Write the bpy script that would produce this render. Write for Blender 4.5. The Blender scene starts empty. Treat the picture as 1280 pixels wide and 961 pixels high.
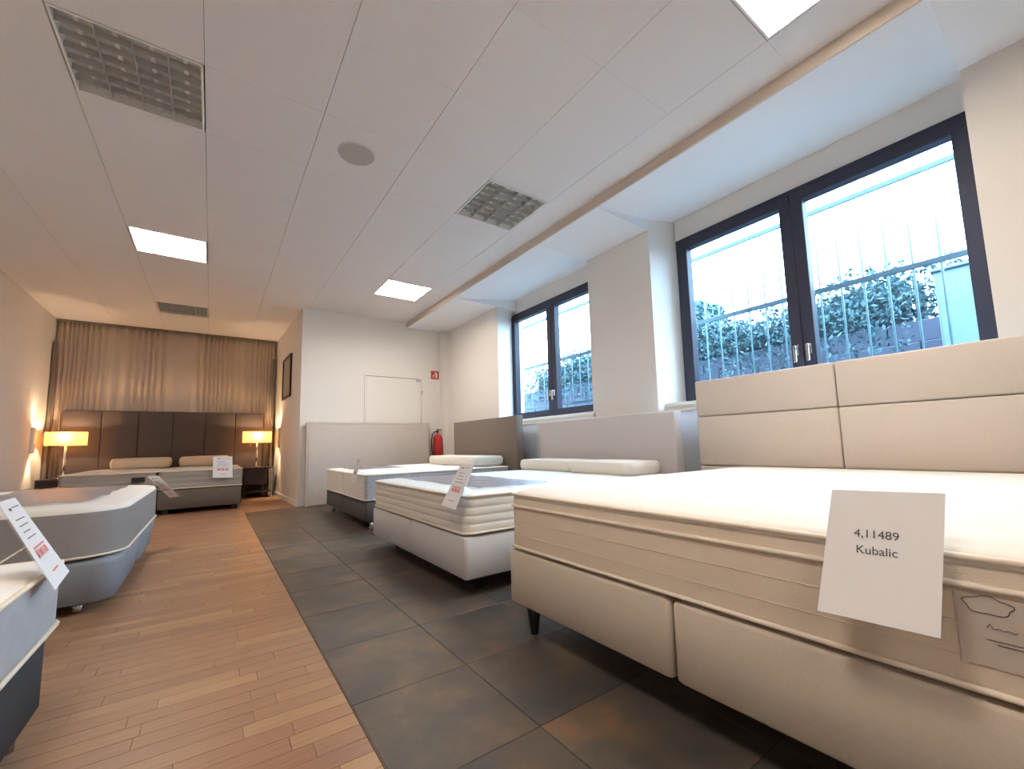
import bpy, bmesh, math, random
from mathutils import Vector, Matrix
random.seed(7)
S = bpy.context.scene
COL = S.collection
PI = math.pi

# ------------------------------------------------------------------ camera, world, exposure
cam_d = bpy.data.cameras.new('camera'); cam = bpy.data.objects.new('camera', cam_d); COL.objects.link(cam)
CX, CY, CZ = 0.1198, -3.3978, 0.82
R3 = Matrix(((0.8123684, -0.0413576, -0.5816761), (-0.5825914, -0.1009969, -0.8064657), (-0.0253940, 0.9940268, -0.1061412)))
cam.matrix_world = Matrix.Translation((CX, CY, CZ)) @ R3.to_4x4()
cam_d.sensor_width = 36; cam_d.lens = 533.48 / 1280 * 36
cam_d.shift_x = (640 - 649.39) / 1280; cam_d.shift_y = (498.5 - 480.5) / 1280
cam_d.clip_start = 0.02; cam_d.clip_end = 200
S.camera = cam
w = bpy.data.worlds.new('overcast_sky'); S.world = w; w.use_nodes = True
bgn = w.node_tree.nodes['Background']; bgn.inputs[0].default_value = (0.54, 0.77, 1.0, 1); bgn.inputs[1].default_value = 8.5
S.view_settings.view_transform = 'Standard'; S.view_settings.look = 'None'
S.view_settings.gamma = 1; S.view_settings.use_curve_mapping = False
S.view_settings.exposure = 1.4
LAMP_POWER = 13.5

# ------------------------------------------------------------------ materials
def mat(name, col, rough=.6, metal=0, spec=.4, noise=None, bump=None, emit=None, es=0, sheen=0, coat=0, second=None):
    m = bpy.data.materials.new(name); m.use_nodes = True
    nt = m.node_tree; b = nt.nodes['Principled BSDF']
    b.inputs['Base Color'].default_value = (*col, 1); b.inputs['Roughness'].default_value = rough
    b.inputs['Metallic'].default_value = metal; b.inputs['Specular IOR Level'].default_value = spec
    if sheen: b.inputs['Sheen Weight'].default_value = sheen
    if coat: b.inputs['Coat Weight'].default_value = coat
    if emit: b.inputs['Emission Color'].default_value = (*emit, 1); b.inputs['Emission Strength'].default_value = es
    tc = nt.nodes.new('ShaderNodeTexCoord')
    if noise:
        sc, amt = noise
        n = nt.nodes.new('ShaderNodeTexNoise'); n.inputs['Scale'].default_value = sc; n.inputs['Detail'].default_value = 4
        nt.links.new(tc.outputs['Object'], n.inputs['Vector'])
        r = nt.nodes.new('ShaderNodeMix'); r.data_type = 'RGBA'
        c2 = second if second else tuple(c * (1 - amt) for c in col)
        c1 = col if second else tuple(min(1, c * (1 + amt * .5)) for c in col)
        r.inputs[6].default_value = (*c1, 1); r.inputs[7].default_value = (*c2, 1)
        nt.links.new(n.outputs['Fac'], r.inputs[0]); nt.links.new(r.outputs[2], b.inputs['Base Color'])
    if bump:
        sc, st = bump
        n = nt.nodes.new('ShaderNodeTexNoise'); n.inputs['Scale'].default_value = sc; n.inputs['Detail'].default_value = 3
        nt.links.new(tc.outputs['Object'], n.inputs['Vector'])
        bp = nt.nodes.new('ShaderNodeBump'); bp.inputs['Strength'].default_value = st; bp.inputs['Distance'].default_value = .004
        nt.links.new(n.outputs['Fac'], bp.inputs['Height']); nt.links.new(bp.outputs[0], b.inputs['Normal'])
    return m

def mix_transparent(name, col, fac, rough=.1, tint=(1, 1, 1)):
    m = bpy.data.materials.new(name); m.use_nodes = True; nt = m.node_tree; nt.nodes.clear()
    o = nt.nodes.new('ShaderNodeOutputMaterial'); t = nt.nodes.new('ShaderNodeBsdfTransparent'); t.inputs[0].default_value = (*tint, 1)
    g = nt.nodes.new('ShaderNodeBsdfGlossy'); g.inputs[0].default_value = (*col, 1); g.inputs['Roughness'].default_value = rough
    mx = nt.nodes.new('ShaderNodeMixShader'); mx.inputs[0].default_value = fac
    nt.links.new(t.outputs[0], mx.inputs[1]); nt.links.new(g.outputs[0], mx.inputs[2]); nt.links.new(mx.outputs[0], o.inputs[0])
    return m

def quilt_mat(name, col, scale=9, strength=.5):
    """Fabric with a soft quilted relief on its upper face."""
    m = mat(name, col, .85, spec=.15, sheen=.2); nt = m.node_tree; b = nt.nodes['Principled BSDF']
    tc = nt.nodes.new('ShaderNodeTexCoord'); v = nt.nodes.new('ShaderNodeTexVoronoi'); v.inputs['Scale'].default_value = scale
    v.feature = 'SMOOTH_F1'
    nt.links.new(tc.outputs['Object'], v.inputs['Vector'])
    bp = nt.nodes.new('ShaderNodeBump'); bp.inputs['Strength'].default_value = strength; bp.inputs['Distance'].default_value = .02; bp.invert = True
    n = nt.nodes.new('ShaderNodeTexNoise'); n.inputs['Scale'].default_value = 300
    bp2 = nt.nodes.new('ShaderNodeBump'); bp2.inputs['Strength'].default_value = .15; bp2.inputs['Distance'].default_value = .002
    nt.links.new(tc.outputs['Object'], n.inputs['Vector']); nt.links.new(n.outputs['Fac'], bp2.inputs['Height'])
    nt.links.new(v.outputs['Distance'], bp.inputs['Height']); nt.links.new(bp2.outputs[0], bp.inputs['Normal']); nt.links.new(bp.outputs[0], b.inputs['Normal'])
    return m

def plank_mat():
    m = mat('parquet_wood', (.5, .27, .13), .38, spec=.5); nt = m.node_tree; b = nt.nodes['Principled BSDF']
    oi = nt.nodes.new('ShaderNodeObjectInfo'); tc = nt.nodes.new('ShaderNodeTexCoord')
    geo = nt.nodes.new('ShaderNodeNewGeometry')
    add = nt.nodes.new('ShaderNodeMath'); add.operation = 'ADD'; nt.links.new(oi.outputs['Random'], add.inputs[0]); nt.links.new(geo.outputs['Random Per Island'], add.inputs[1])
    fr = nt.nodes.new('ShaderNodeMath'); fr.operation = 'FRACT'; nt.links.new(add.outputs[0], fr.inputs[0])
    cr = nt.nodes.new('ShaderNodeValToRGB'); e = cr.color_ramp.elements
    e[0].color = (.30, .15, .085, 1); e[1].color = (.45, .26, .135, 1)
    for pos, c in ((.3, (.37, .20, .11, 1)), (.6, (.34, .175, .095, 1)), (.85, (.39, .215, .115, 1))):
        k = e.new(pos); k.color = c
    nt.links.new(fr.outputs[0], cr.inputs[0])
    mp = nt.nodes.new('ShaderNodeMapping'); mp.inputs['Scale'].default_value = (3, 60, 10); nt.links.new(tc.outputs['Object'], mp.inputs[0])
    n = nt.nodes.new('ShaderNodeTexNoise'); n.inputs['Scale'].default_value = 2.5; n.inputs['Detail'].default_value = 5; nt.links.new(mp.outputs[0], n.inputs['Vector'])
    mx = nt.nodes.new('ShaderNodeMix'); mx.data_type = 'RGBA'; mx.blend_type = 'MULTIPLY'; mx.inputs[0].default_value = .6
    c2 = nt.nodes.new('ShaderNodeValToRGB'); c2.color_ramp.elements[0].color = (.6, .58, .55, 1); c2.color_ramp.elements[0].position = .3
    c2.color_ramp.elements[1].color = (1.1, 1.1, 1.1, 1); c2.color_ramp.elements[1].position = .65
    nt.links.new(n.outputs['Fac'], c2.inputs[0]); nt.links.new(cr.outputs[0], mx.inputs[6]); nt.links.new(c2.outputs[0], mx.inputs[7])
    nt.links.new(mx.outputs[2], b.inputs['Base Color'])
    return m

def slate_mat():
    m = mat('slate_tile', (.08, .07, .065), .45, spec=.45); nt = m.node_tree; b = nt.nodes['Principled BSDF']
    geo = nt.nodes.new('ShaderNodeNewGeometry'); oi = nt.nodes.new('ShaderNodeObjectInfo')
    off = nt.nodes.new('ShaderNodeVectorMath'); off.operation = 'ADD'
    cmb = nt.nodes.new('ShaderNodeMath'); cmb.operation = 'MULTIPLY'; cmb.inputs[1].default_value = 20; nt.links.new(oi.outputs['Random'], cmb.inputs[0])
    nt.links.new(geo.outputs['Position'], off.inputs[0]); nt.links.new(cmb.outputs[0], off.inputs[1])
    n = nt.nodes.new('ShaderNodeTexNoise'); n.inputs['Scale'].default_value = 3.2; n.inputs['Detail'].default_value = 6; n.inputs['Roughness'].default_value = .6
    nt.links.new(off.outputs[0], n.inputs['Vector'])
    cr = nt.nodes.new('ShaderNodeValToRGB'); e = cr.color_ramp.elements
    e[0].position = .3; e[0].color = (.052, .052, .055, 1); e[1].position = .75; e[1].color = (.21, .115, .06, 1)
    for pos, c in ((.42, (.078, .066, .056, 1)), (.54, (.105, .080, .060, 1)), (.63, (.145, .10, .066, 1))):
        k = e.new(pos); k.color = c
    nt.links.new(n.outputs['Fac'], cr.inputs[0]); nt.links.new(cr.outputs[0], b.inputs['Base Color'])
    n2 = nt.nodes.new('ShaderNodeTexNoise'); n2.inputs['Scale'].default_value = 9; n2.inputs['Detail'].default_value = 5; nt.links.new(off.outputs[0], n2.inputs['Vector'])
    bp = nt.nodes.new('ShaderNodeBump'); bp.inputs['Strength'].default_value = .3; bp.inputs['Distance'].default_value = .01
    nt.links.new(n2.outputs['Fac'], bp.inputs['Height']); nt.links.new(bp.outputs[0], b.inputs['Normal'])
    return m

M = {
 'wall': mat('wall_paint', (.84, .79, .74), .9, spec=.1, noise=(2.5, .02), bump=(60, .08)),
 'alcove': mat('alcove_paint', (.78, .70, .62), .9, spec=.1, noise=(2, .03)),
 'soffit': mat('soffit_paint', (.86, .85, .85), .9, spec=.1),
 'tile': mat('ceiling_tile_white', (.80, .75, .73), .95, spec=.05, noise=(40, .04), bump=(150, .15)),
 'grid': mat('ceiling_void', (.30, .27, .25), .9),
 'strip': mat('soffit_edge_beige', (.70, .59, .50), .8, spec=.1),
 'parquet': plank_mat(), 'slate': slate_mat(),
 'slab': mat('screed_dark', (.13, .09, .065), .9),
 'white': mat('white_gloss_paint', (.85, .82, .78), .5),
 'frame': mat('anthracite_frame', (.04, .04, .062), .5, spec=.3),
 'glass': mix_transparent('window_glass', (.8, .9, 1), .05, .0, (.93, .98, 1)),
 'alu': mat('aluminium', (.55, .55, .55), .35, metal=.9),
 'chrome': mat('chrome', (.8, .8, .8), .15, metal=1),
 'brushed': mat('brushed_metal_cladding', (.88, .90, .95), .35, metal=.3, noise=(4, .1)),
 'fit': mat('fitting_inside', (.62, .60, .57), .5, metal=.1),
 'fin': mat('louvre_fin', (.50, .48, .44), .4, metal=.1),
 'tube_off': mat('unlit_tube', (.92, .9, .88), .3),
 'tube_on': mat('lit_panel', (1, 1, 1), .5, emit=(1, .91, .81), es=LAMP_POWER),
 'speaker': mat('speaker_grille', (.50, .45, .42), .7, bump=(400, .6)),
 'greige': mat('base_fabric_beige', (.62, .52, .42), .85, spec=.1, noise=(120, .08), bump=(500, .35)),
 'greige_hb': mat('headboard_fabric_sand', (.72, .63, .56), .8, spec=.15, noise=(80, .05), bump=(500, .3)),
 'cream': quilt_mat('mattress_cream', (.86, .79, .70), 7, .35),
 'cream_side': mat('mattress_side_cream', (.74, .62, .49), .85, spec=.1, bump=(300, .3)),
 'piping': mat('piping_cream', (.80, .69, .56), .6),
 'white_quilt': quilt_mat('mattress_white', (.86, .84, .80), 12, .3),
 'white_side': mat('mattress_side_white', (.80, .74, .66), .85, spec=.1, bump=(300, .3)),
 'linen': mat('base_fabric_linen', (.66, .62, .61), .85, spec=.1, noise=(150, .06), bump=(500, .3)),
 'grey_base': mat('base_fabric_dark_grey', (.13, .12, .115), .85, spec=.15, noise=(150, .12), bump=(500, .3)),
 'brown_base': mat('base_fabric_brown_grey', (.15, .115, .09), .85, spec=.15, noise=(150, .12), bump=(500, .3)),
 'slate_base': mat('base_fabric_mid_grey', (.30, .315, .345), .85, spec=.15, noise=(150, .08), bump=(500, .3)),
 'black_base': mat('base_fabric_charcoal', (.055, .052, .055), .85, spec=.2, bump=(500, .3)),
 'taupe': mat('mattress_side_taupe', (.36, .31, .27), .85, spec=.1, noise=(60, .1), bump=(250, .4)),
 'taupe_top': quilt_mat('mattress_top_taupe', (.62, .54, .46), 12, .3),
 'grey_side': mat('mattress_side_grey', (.33, .30, .285), .8, spec=.15, noise=(40, .08), bump=(250, .4)),
 'pale_side': mat('mattress_side_pale_grey', (.50, .49, .50), .8, spec=.15, noise=(20, .12), bump=(250, .4)),
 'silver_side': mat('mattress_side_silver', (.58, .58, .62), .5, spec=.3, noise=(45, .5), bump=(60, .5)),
 'hb_light': mat('headboard_fabric_grey', (.64, .60, .60), .8, spec=.15, noise=(60, .06), bump=(500, .3)),
 'hb_panel': mat('headboard_fabric_warm_grey', (.62, .55, .50), .8, spec=.15, noise=(12, .06), bump=(500, .3)),
 'hb_dark': mat('headboard_fabric_taupe', (.24, .195, .165), .8, spec=.2, noise=(120, .1), bump=(500, .3)),
 'hb_alcove': mat('headboard_fabric_brown', (.11, .088, .085), .85, spec=.2, bump=(500, .3)),
 'pillow': mat('pillow_cream', (.84, .78, .69), .85, spec=.1, bump=(200, .3)),
 'pillow_tan': mat('pillow_side_tan', (.70, .55, .40), .85, spec=.1, bump=(200, .3)),
 'legblack': mat('leg_black', (.02, .018, .018), .4),
 'black': mat('black_plastic', (.02, .02, .022), .4),
 'paper': mat('paper_white', (.80, .77, .76), .6, spec=.3),
 'card': mat('card_white', (.82, .82, .84), .35, spec=.5),
 'ink': mat('ink_dark', (.10, .09, .09), .6),
 'ink_red': mat('ink_red', (.75, .25, .22), .6), 'ink_pink': mat('ink_pink', (.85, .55, .52), .6),
 'clear': mix_transparent('clear_acrylic', (.9, .9, .92), .12, .05),
 'film': mix_transparent('plastic_film', (.75, .74, .78), .24, .22, (.88, .88, .9)),
 'curtain': mat('curtain_beige', (.80, .68, .58), .9, spec=.1, noise=(8, .06)),
 'post': mat('curtain_post_grey', (.20, .17, .15), .6),
 'red': mat('extinguisher_red', (.55, .03, .025), .3, spec=.5),
 'sign_red': mat('sign_red', (.50, .05, .04), .5), 'sign_white': mat('sign_white', (.9, .88, .85), .5),
 'rail': mat('galvanised_rail', (.11, .18, .23), .5, metal=.2, noise=(12, .15)),
 'bar': mat('grille_bar', (.26, .42, .46), .5, metal=.2, noise=(12, .1)),
 'stone': mat('retaining_block', (.10, .12, .17), .9, noise=(6, .3), bump=(30, .4)),
 'earth': mat('gravel_ground', (.05, .065, .09), .95, noise=(30, .4), bump=(60, .5)),
 'leaf': mat('hedge_leaf', (.03, .075, .085), .6, noise=(3, .4), second=(.05, .13, .15)),
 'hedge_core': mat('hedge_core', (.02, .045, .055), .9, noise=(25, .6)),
 'stem': mat('hedge_stem', (.10, .08, .06), .9),
 'bin': mat('container_pale_blue', (.13, .20, .27), .5),
 'label': mat('woven_label_grey', (.56, .47, .40), .8),
 'wood_dark': mat('nightstand_dark', (.035, .025, .025), .4),
 'picture': mat('picture_print', (.45, .40, .36), .5, noise=(6, .4)),
 'fixture': mat('wall_light_body', (.80, .74, .67), .6),
}
def shade_mat():
    m = bpy.data.materials.new('lamp_shade_fabric'); m.use_nodes = True; nt = m.node_tree; nt.nodes.clear()
    o = nt.nodes.new('ShaderNodeOutputMaterial'); t = nt.nodes.new('ShaderNodeBsdfTranslucent'); t.inputs[0].default_value = (.58, .31, .11, 1)
    d = nt.nodes.new('ShaderNodeBsdfDiffuse'); d.inputs[0].default_value = (.85, .55, .28, 1)
    mx = nt.nodes.new('ShaderNodeMixShader'); mx.inputs[0].default_value = .3
    nt.links.new(t.outputs[0], mx.inputs[1]); nt.links.new(d.outputs[0], mx.inputs[2]); nt.links.new(mx.outputs[0], o.inputs[0])
    return m
M['shade'] = shade_mat()

# ------------------------------------------------------------------ builders
def link(name, bm, m, parent=None, smooth=False, kind=None, loc=None):
    me = bpy.data.meshes.new(name); bm.normal_update(); bm.to_mesh(me); bm.free()
    for x in (m if isinstance(m, (list, tuple)) else [m]): me.materials.append(x)
    if smooth:
        for p in me.polygons: p.use_smooth = True
    o = bpy.data.objects.new(name, me); COL.objects.link(o)
    if parent: o.parent = parent
    if kind: o['kind'] = kind
    if loc: o.location = loc
    return o
def tag(o, label, cat, group=None):
    o['label'] = label; o['category'] = cat
    if group: o['group'] = group
    return o
def thing(name, label, cat, loc=(0, 0, 0), rz=0, group=None):
    o = bpy.data.objects.new(name, None); COL.objects.link(o); o.location = loc; o.rotation_euler = (0, 0, rz); o.empty_display_size = .1
    return tag(o, label, cat, group)
def struct(name, bm, m, parent=None, smooth=False): return link(name, bm, m, parent, smooth, 'structure')
def add_box(bm, x0, x1, y0, y1, z0, z1, bev=0, seg=2, mi=0):
    r = bmesh.ops.create_cube(bm, size=1); vs = r['verts']
    bmesh.ops.scale(bm, vec=(x1 - x0, y1 - y0, z1 - z0), verts=vs)
    bmesh.ops.translate(bm, vec=((x0 + x1) / 2, (y0 + y1) / 2, (z0 + z1) / 2), verts=vs)
    fs = set(f for v in vs for f in v.link_faces)
    for f in fs: f.material_index = mi
    if bev:
        es = set(e for v in vs for e in v.link_edges)
        bmesh.ops.bevel(bm, geom=list(es), offset=bev, segments=seg, profile=.5, affect='EDGES')
    return vs
def box(x0, x1, y0, y1, z0, z1, bev=0, seg=2):
    bm = bmesh.new(); add_box(bm, x0, x1, y0, y1, z0, z1, bev, seg); return bm
def add_cyl(bm, p0, p1, r0, r1=None, n=16):
    p0 = Vector(p0); p1 = Vector(p1); r1 = r0 if r1 is None else r1
    d = p1 - p0; q = Vector((0, 0, 1)).rotation_difference(d)
    bmesh.ops.create_cone(bm, cap_ends=True, segments=n, radius1=r0, radius2=r1, depth=d.length,
                          matrix=Matrix.Translation((p0 + p1) / 2) @ q.to_matrix().to_4x4())
def cyl(p0, p1, r0, r1=None, n=16):
    bm = bmesh.new(); add_cyl(bm, p0, p1, r0, r1, n); return bm
def add_quad(bm, pts):
    return bm.faces.new([bm.verts.new(p) for p in pts])
def add_tube(bm, pts, r, n=8, closed=False):
    pts = [Vector(p) for p in pts]; N = len(pts); rings = []; up = Vector((0, 0, 1)); prev = None
    for i, p in enumerate(pts):
        a = pts[(i - 1) % N] if (closed or i > 0) else p; b = pts[(i + 1) % N] if (closed or i < N - 1) else p
        t = (b - a).normalized()
        s = t.cross(prev if prev and abs(t.dot(prev)) < .99 else (up if abs(t.z) < .95 else Vector((1, 0, 0)))).normalized(); u = s.cross(t); 
        prev = u
        rings.append([bm.verts.new(p + (s * math.cos(2 * PI * k / n) + u * math.sin(2 * PI * k / n)) * r) for k in range(n)])
    for i in range(N if closed else N - 1):
        A, B = rings[i], rings[(i + 1) % N]
        for k in range(n): bm.faces.new((A[k], A[(k + 1) % n], B[(k + 1) % n], B[k]))
    if not closed: bm.faces.new(rings[0][::-1]); bm.faces.new(rings[-1])
def tube(pts, r, n=8, closed=False):
    bm = bmesh.new(); add_tube(bm, pts, r, n, closed); bmesh.ops.recalc_face_normals(bm, faces=bm.faces); return bm

def rr(x0, x1, y0, y1, r, inset=0, seg=6, sub=10):
    """Points of a rounded rectangle, always the same count."""
    x0 += inset; x1 -= inset; y0 += inset; y1 -= inset; r = max(.004, r - inset * .6); r = min(r, (x1 - x0) / 2 - 1e-4, (y1 - y0) / 2 - 1e-4)
    P = []
    C = [((x1 - r, y0 + r), -PI / 2), ((x1 - r, y1 - r), 0), ((x0 + r, y1 - r), PI / 2), ((x0 + r, y0 + r), PI)]
    for i, ((cx, cy), a0) in enumerate(C):
        arc = [(cx + r * math.cos(a0 + PI / 2 * k / seg), cy + r * math.sin(a0 + PI / 2 * k / seg)) for k in range(seg + 1)]
        P += arc
        (nx, ny), na = C[(i + 1) % 4]; q = (nx + r * math.cos(na), ny + r * math.sin(na)); s = arc[-1]
        P += [(s[0] + (q[0] - s[0]) * k / sub, s[1] + (q[1] - s[1]) * k / sub) for k in range(1, sub)]
    return P
def loops(bm, levels, x0, x1, y0, y1, r, mats=None, wob=0):
    """levels: list of (inset, z); closes bottom and top."""
    rings = []
    for ins, z in levels:
        rings.append([bm.verts.new((x, y, z + (wob * math.sin(x * 9 + y * 7) if wob else 0))) for x, y in rr(x0, x1, y0, y1, r, ins)])
    n = len(rings[0])
    for i in range(len(rings) - 1):
        for k in range(n):
            f = bm.faces.new((rings[i][k], rings[i][(k + 1) % n], rings[i + 1][(k + 1) % n], rings[i + 1][k]))
            if mats: f.material_index = mats[i]
    bm.faces.new(rings[0][::-1]); f = bm.faces.new(rings[-1])
    if mats: f.material_index = mats[-1]
    bmesh.ops.recalc_face_normals(bm, faces=bm.faces)

def mattress(parent, x0, x1, y0, y1, z0, z1, r, side, top, channels=0, crown=.018, pip=None, pip_z=(), rough=0, lip=.022, name='mattress'):
    lv = [(.012, z0), (.002, z0 + .008)]; mi = [0]
    zs, ze = z0 + .012, z1 - lip * 1.3
    if channels:
        h = (ze - zs) / channels
        for c in range(channels):
            b = zs + c * h
            for fr, ins in ((.0, .0045), (.12, .0015), (.35, 0), (.65, 0), (.88, .0015)): lv.append((ins, b + fr * h)); mi.append(0)
    else: lv.append((0, zs + .01)); mi.append(0)
    lv.append((.004 if channels else 0, ze)); mi.append(0)
    half = min(x1 - x0, y1 - y0) / 2
    for a in (20, 45, 70, 90):
        lv.append((lip * (1 - math.cos(math.radians(a))), ze + lip * 1.3 * math.sin(math.radians(a)))); mi.append(1 if a > 20 else 0)
    for ins, dz in ((.06, .35), (.12, .7), (.22, .92), (half * .75, 1.0), (half - .02, 1.0)):
        lv.append((ins, z1 + crown * dz)); mi.append(1)
    mi.append(1)
    bm = bmesh.new(); loops(bm, lv, x0, x1, y0, y1, r, mi)
    o = link(name, bm, [side, top], parent, True)
    for z in pip_z:
        link('piping', tube([(x, y, z) for x, y in rr(x0, x1, y0, y1, r, -.003)], .0065, 8, True), pip, o, True)
    return o
def cushion(name, x0, x1, y0, y1, z0, z1, m, r=.05, parent=None):
    h = z1 - z0; lv = []
    for a in range(-90, 91, 15):
        lv.append((h * .5 * (1 - abs(math.cos(math.radians(a))) ** .6) * .7, (z0 + z1) / 2 + h / 2 * math.sin(math.radians(a))))
    lv.insert(0, (min(x1 - x0, y1 - y0) / 2 - .02, z0)); lv.append((min(x1 - x0, y1 - y0) / 2 - .02, z1 + .006))
    bm = bmesh.new(); loops(bm, lv, x0, x1, y0, y1, r)
    return link(name, bm, m, parent, True)
def text(body, size, m, parent, mw, name='lettering', extrude=.0003):
    c = bpy.data.curves.new(name, 'FONT'); c.body = body; c.size = size; c.align_x = 'CENTER'; c.extrude = extrude; c.materials.append(m)
    o = bpy.data.objects.new(name, c); COL.objects.link(o); me = bpy.data.meshes.new_from_object(o.evaluated_get(bpy.context.evaluated_depsgraph_get()))
    bpy.data.objects.remove(o); me.name = name; me.materials.clear(); me.materials.append(m)
    q = bpy.data.objects.new(name, me); COL.objects.link(q); q.parent = parent; q.matrix_local = mw; q['kind'] = 'stuff'
    return q

H = 2.982; T = .625
# ------------------------------------------------------------------ floor
floor = struct('floor', box(-2.5, 4.1, -7.2, 6.45, -.25, -.012), M['slab'])
XS = .52                                            # where wood meets slate
# wood strips run along X, rows of 7 cm
W = .07; strips = []
y = -7.1; row = 0
while y < 6.35:
    x = XS - .004; first = True
    while x > -2.34:
        L = random.choice((.28, .36, .45, .5, .6)) * (random.random() * .8 + .2 if first else 1); first = False
        xa = max(-2.34, x - L); strips.append((xa, x, y, y + W)); x = xa
    y += W; row += 1
# beyond the slate field the wood turns right into the alcove
y = 2.62
while y < 6.35:
    if y > 3.58:
        x = 1.17
        while x > XS + .02:
            xa = max(XS, x - random.choice((.3, .4, .55))); strips.append((xa, x, y, y + W)); x = xa
    y += W
def seen(s):
    xc, yc = (s[0] + s[1]) / 2, (s[2] + s[3]) / 2
    d = R3.transposed() @ Vector((xc - CX, yc - CY, -CZ))
    if d.z > -.2: return -1
    u, v = 649.4 + 533.5 * d.x / -d.z, 498.5 - 533.5 * d.y / -d.z
    if not (60 < u < 560 and v < 975): return -1
    if xc < -.28 and yc < -1.2: return -1
    if xc < -.3 and yc < 1.9: return -1
    return (s[1] - s[0]) / d.length
strips.sort(key=seen, reverse=True)
def add_plank(bm, s, dz=0):
    x0, x1, y0, y1 = s; g = .0007; t = .0 + dz; c = .0012
    lo = [bm.verts.new(p) for p in ((x0 + g, y0 + g, -.012), (x1 - g, y0 + g, -.012), (x1 - g, y1 - g, -.012), (x0 + g, y1 - g, -.012))]
    mid = [bm.verts.new((v.co.x, v.co.y, t - c * .6)) for v in lo]
    hi = [bm.verts.new(p) for p in ((x0 + g + c, y0 + g + c, t), (x1 - g - c, y0 + g + c, t), (x1 - g - c, y1 - g - c, t), (x0 + g + c, y1 - g - c, t))]
    for A, B in ((lo, mid), (mid, hi)):
        for k in range(4): bm.faces.new((A[k], A[(k + 1) % 4], B[(k + 1) % 4], B[k]))
    bm.faces.new(hi)
for s in strips[:298]:
    bm = bmesh.new(); cx, cy = (s[0] + s[1]) / 2, (s[2] + s[3]) / 2
    add_plank(bm, (s[0] - cx, s[1] - cx, s[2] - cy, s[3] - cy), -random.random() * .0004)
    link('plank', bm, M['parquet'], floor, loc=(cx, cy, 0))
bm = bmesh.new()
for s in strips[298:]: add_plank(bm, s, -random.random() * .0004)
link('parquet_strips', bm, M['parquet'], floor, kind='stuff')
# slate tiles
tx = [XS, .935, 1.385, 1.835, 2.285, 2.735, 3.185, 3.54]; ty0 = -1.88 - .45 * 12
def tile_poly(x0, x1, y0, y1):
    bm = bmesh.new(); g = .0012; c = .0015
    def put(z, e): return [bm.verts.new(p) for p in ((x0 + g + e, y0 + g + e, z), (x1 - g - e, y0 + g + e, z), (x1 - g - e, y1 - g - e, z), (x0 + g + e, y1 - g - e, z))]
    lo, mid, hi = put(-.012, 0), put(-.0015, 0), put(0, c)
    for A, B in ((lo, mid), (mid, hi)):
        for k in range(4): bm.faces.new((A[k], A[(k + 1) % 4], B[(k + 1) % 4], B[k]))
    bm.faces.new(hi); return bm
for i in range(len(tx) - 1):
    for j in range(27):
        y0 = ty0 + .45 * j; y1 = min(y0 + .45, 3.64)
        if y0 < -7.1: y0 = -7.1
        x0, x1 = tx[i], tx[i + 1]
        if y1 - y0 < .02: continue
        if i == 0 and y0 > 3.2 or (i <= 1 and y0 > 3.6): continue
        link('floor_tile', tile_poly(x0, x1, y0, y1), M['slate'], floor)
link('joint_strip', box(XS - .004, XS + .001, -7.1, 3.2, -.012, .0012), M['slab'], floor)

# ------------------------------------------------------------------ walls
XP, XW = 3.54, 3.90                                 # pillar face, window plane
struct('wall_left', box(-2.45, -2.35, -7.1, 3.85, 0, 3.3), M['wall'])
struct('wall_left_alcove', box(-2.45, -1.95, 3.85, 6.35, 0, 3.3), M['wall'])
struct('wall_near', box(-2.45, 4.1, -7.2, -7.1, 0, 3.3), M['wall'])
struct('wall_back', box(-2.45, 1.3, 6.28, 6.4, 0, 3.3), M['alcove'])
bm = bmesh.new()                                    # end wall block: its left face is the alcove's right wall
pts = [(1.17, 3.65), (4.2, 3.65), (4.2, 6.4), (1.10, 6.4)]
vb = [bm.verts.new((x, y, 0)) for x, y in pts]; vt = [bm.verts.new((x, y, 3.3)) for x, y in pts]
bm.faces.new(vb[::-1]); bm.faces.new(vt)
for k in range(4): bm.faces.new((vb[k], vb[(k + 1) % 4], vt[(k + 1) % 4], vt[k]))
struct('wall_end', bm, M['wall'])
struct('wall_corner_casing', box(3.43, 3.60, 3.52, 3.66, 0, 2.9), M['wall'])
# window wall: parapet, piers, outer skin
WIN = [(-.06, 1.98), (-3.10, -.98)]                 # y extents of the two windows
Z0, Z1 = 1.16, 2.83
def pier(name, ya, yb, ya2=None, yb2=None):
    ya2 = ya if ya2 is None else ya2; yb2 = yb if yb2 is None else yb2
    bm = bmesh.new(); P = [(XP, ya), (4.1, ya2), (4.1, yb2), (XP, yb)]
    vb = [bm.verts.new((x, y, 0)) for x, y in P]; vt = [bm.verts.new((x, y, 3.3)) for x, y in P]
    bm.faces.new(vb); bm.faces.new(vt[::-1])
    for k in range(4): bm.faces.new((vb[k], vt[k], vt[(k + 1) % 4], vb[(k + 1) % 4]))
    bmesh.ops.recalc_face_normals(bm, faces=bm.faces)
    struct(name, bm, M['wall'])
pier('wall_pier_far', 1.86, 3.66, 1.99, 3.66)
pier('wall_pier_middle', -.90, -.05, -.98, -.06)
pier('wall_pier_near', -4.6, -3.08, -4.6, -3.10)
struct('wall_window_rest', box(XP, 4.1, -7.1, -4.6, 0, 3.3), M['wall'])
for ya, yb in WIN:
    struct('wall_parapet', box(XP, 4.1, ya - .02, yb + .02, 0, Z0 - .02), M['wall'])
    struct('window_sill', box(XP - .02, XW + .04, ya, yb if yb < 0 else 1.9, Z0 - .03, Z0 + .002, .004), M['white'])
    struct('wall_lintel', box(XW, 4.1, ya - .02, yb + .02, Z1, 3.3), M['wall'])
struct('roof_slab', box(-2.5, 4.1, -7.2, 6.45, 3.3, 3.4), M['grid'])
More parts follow.
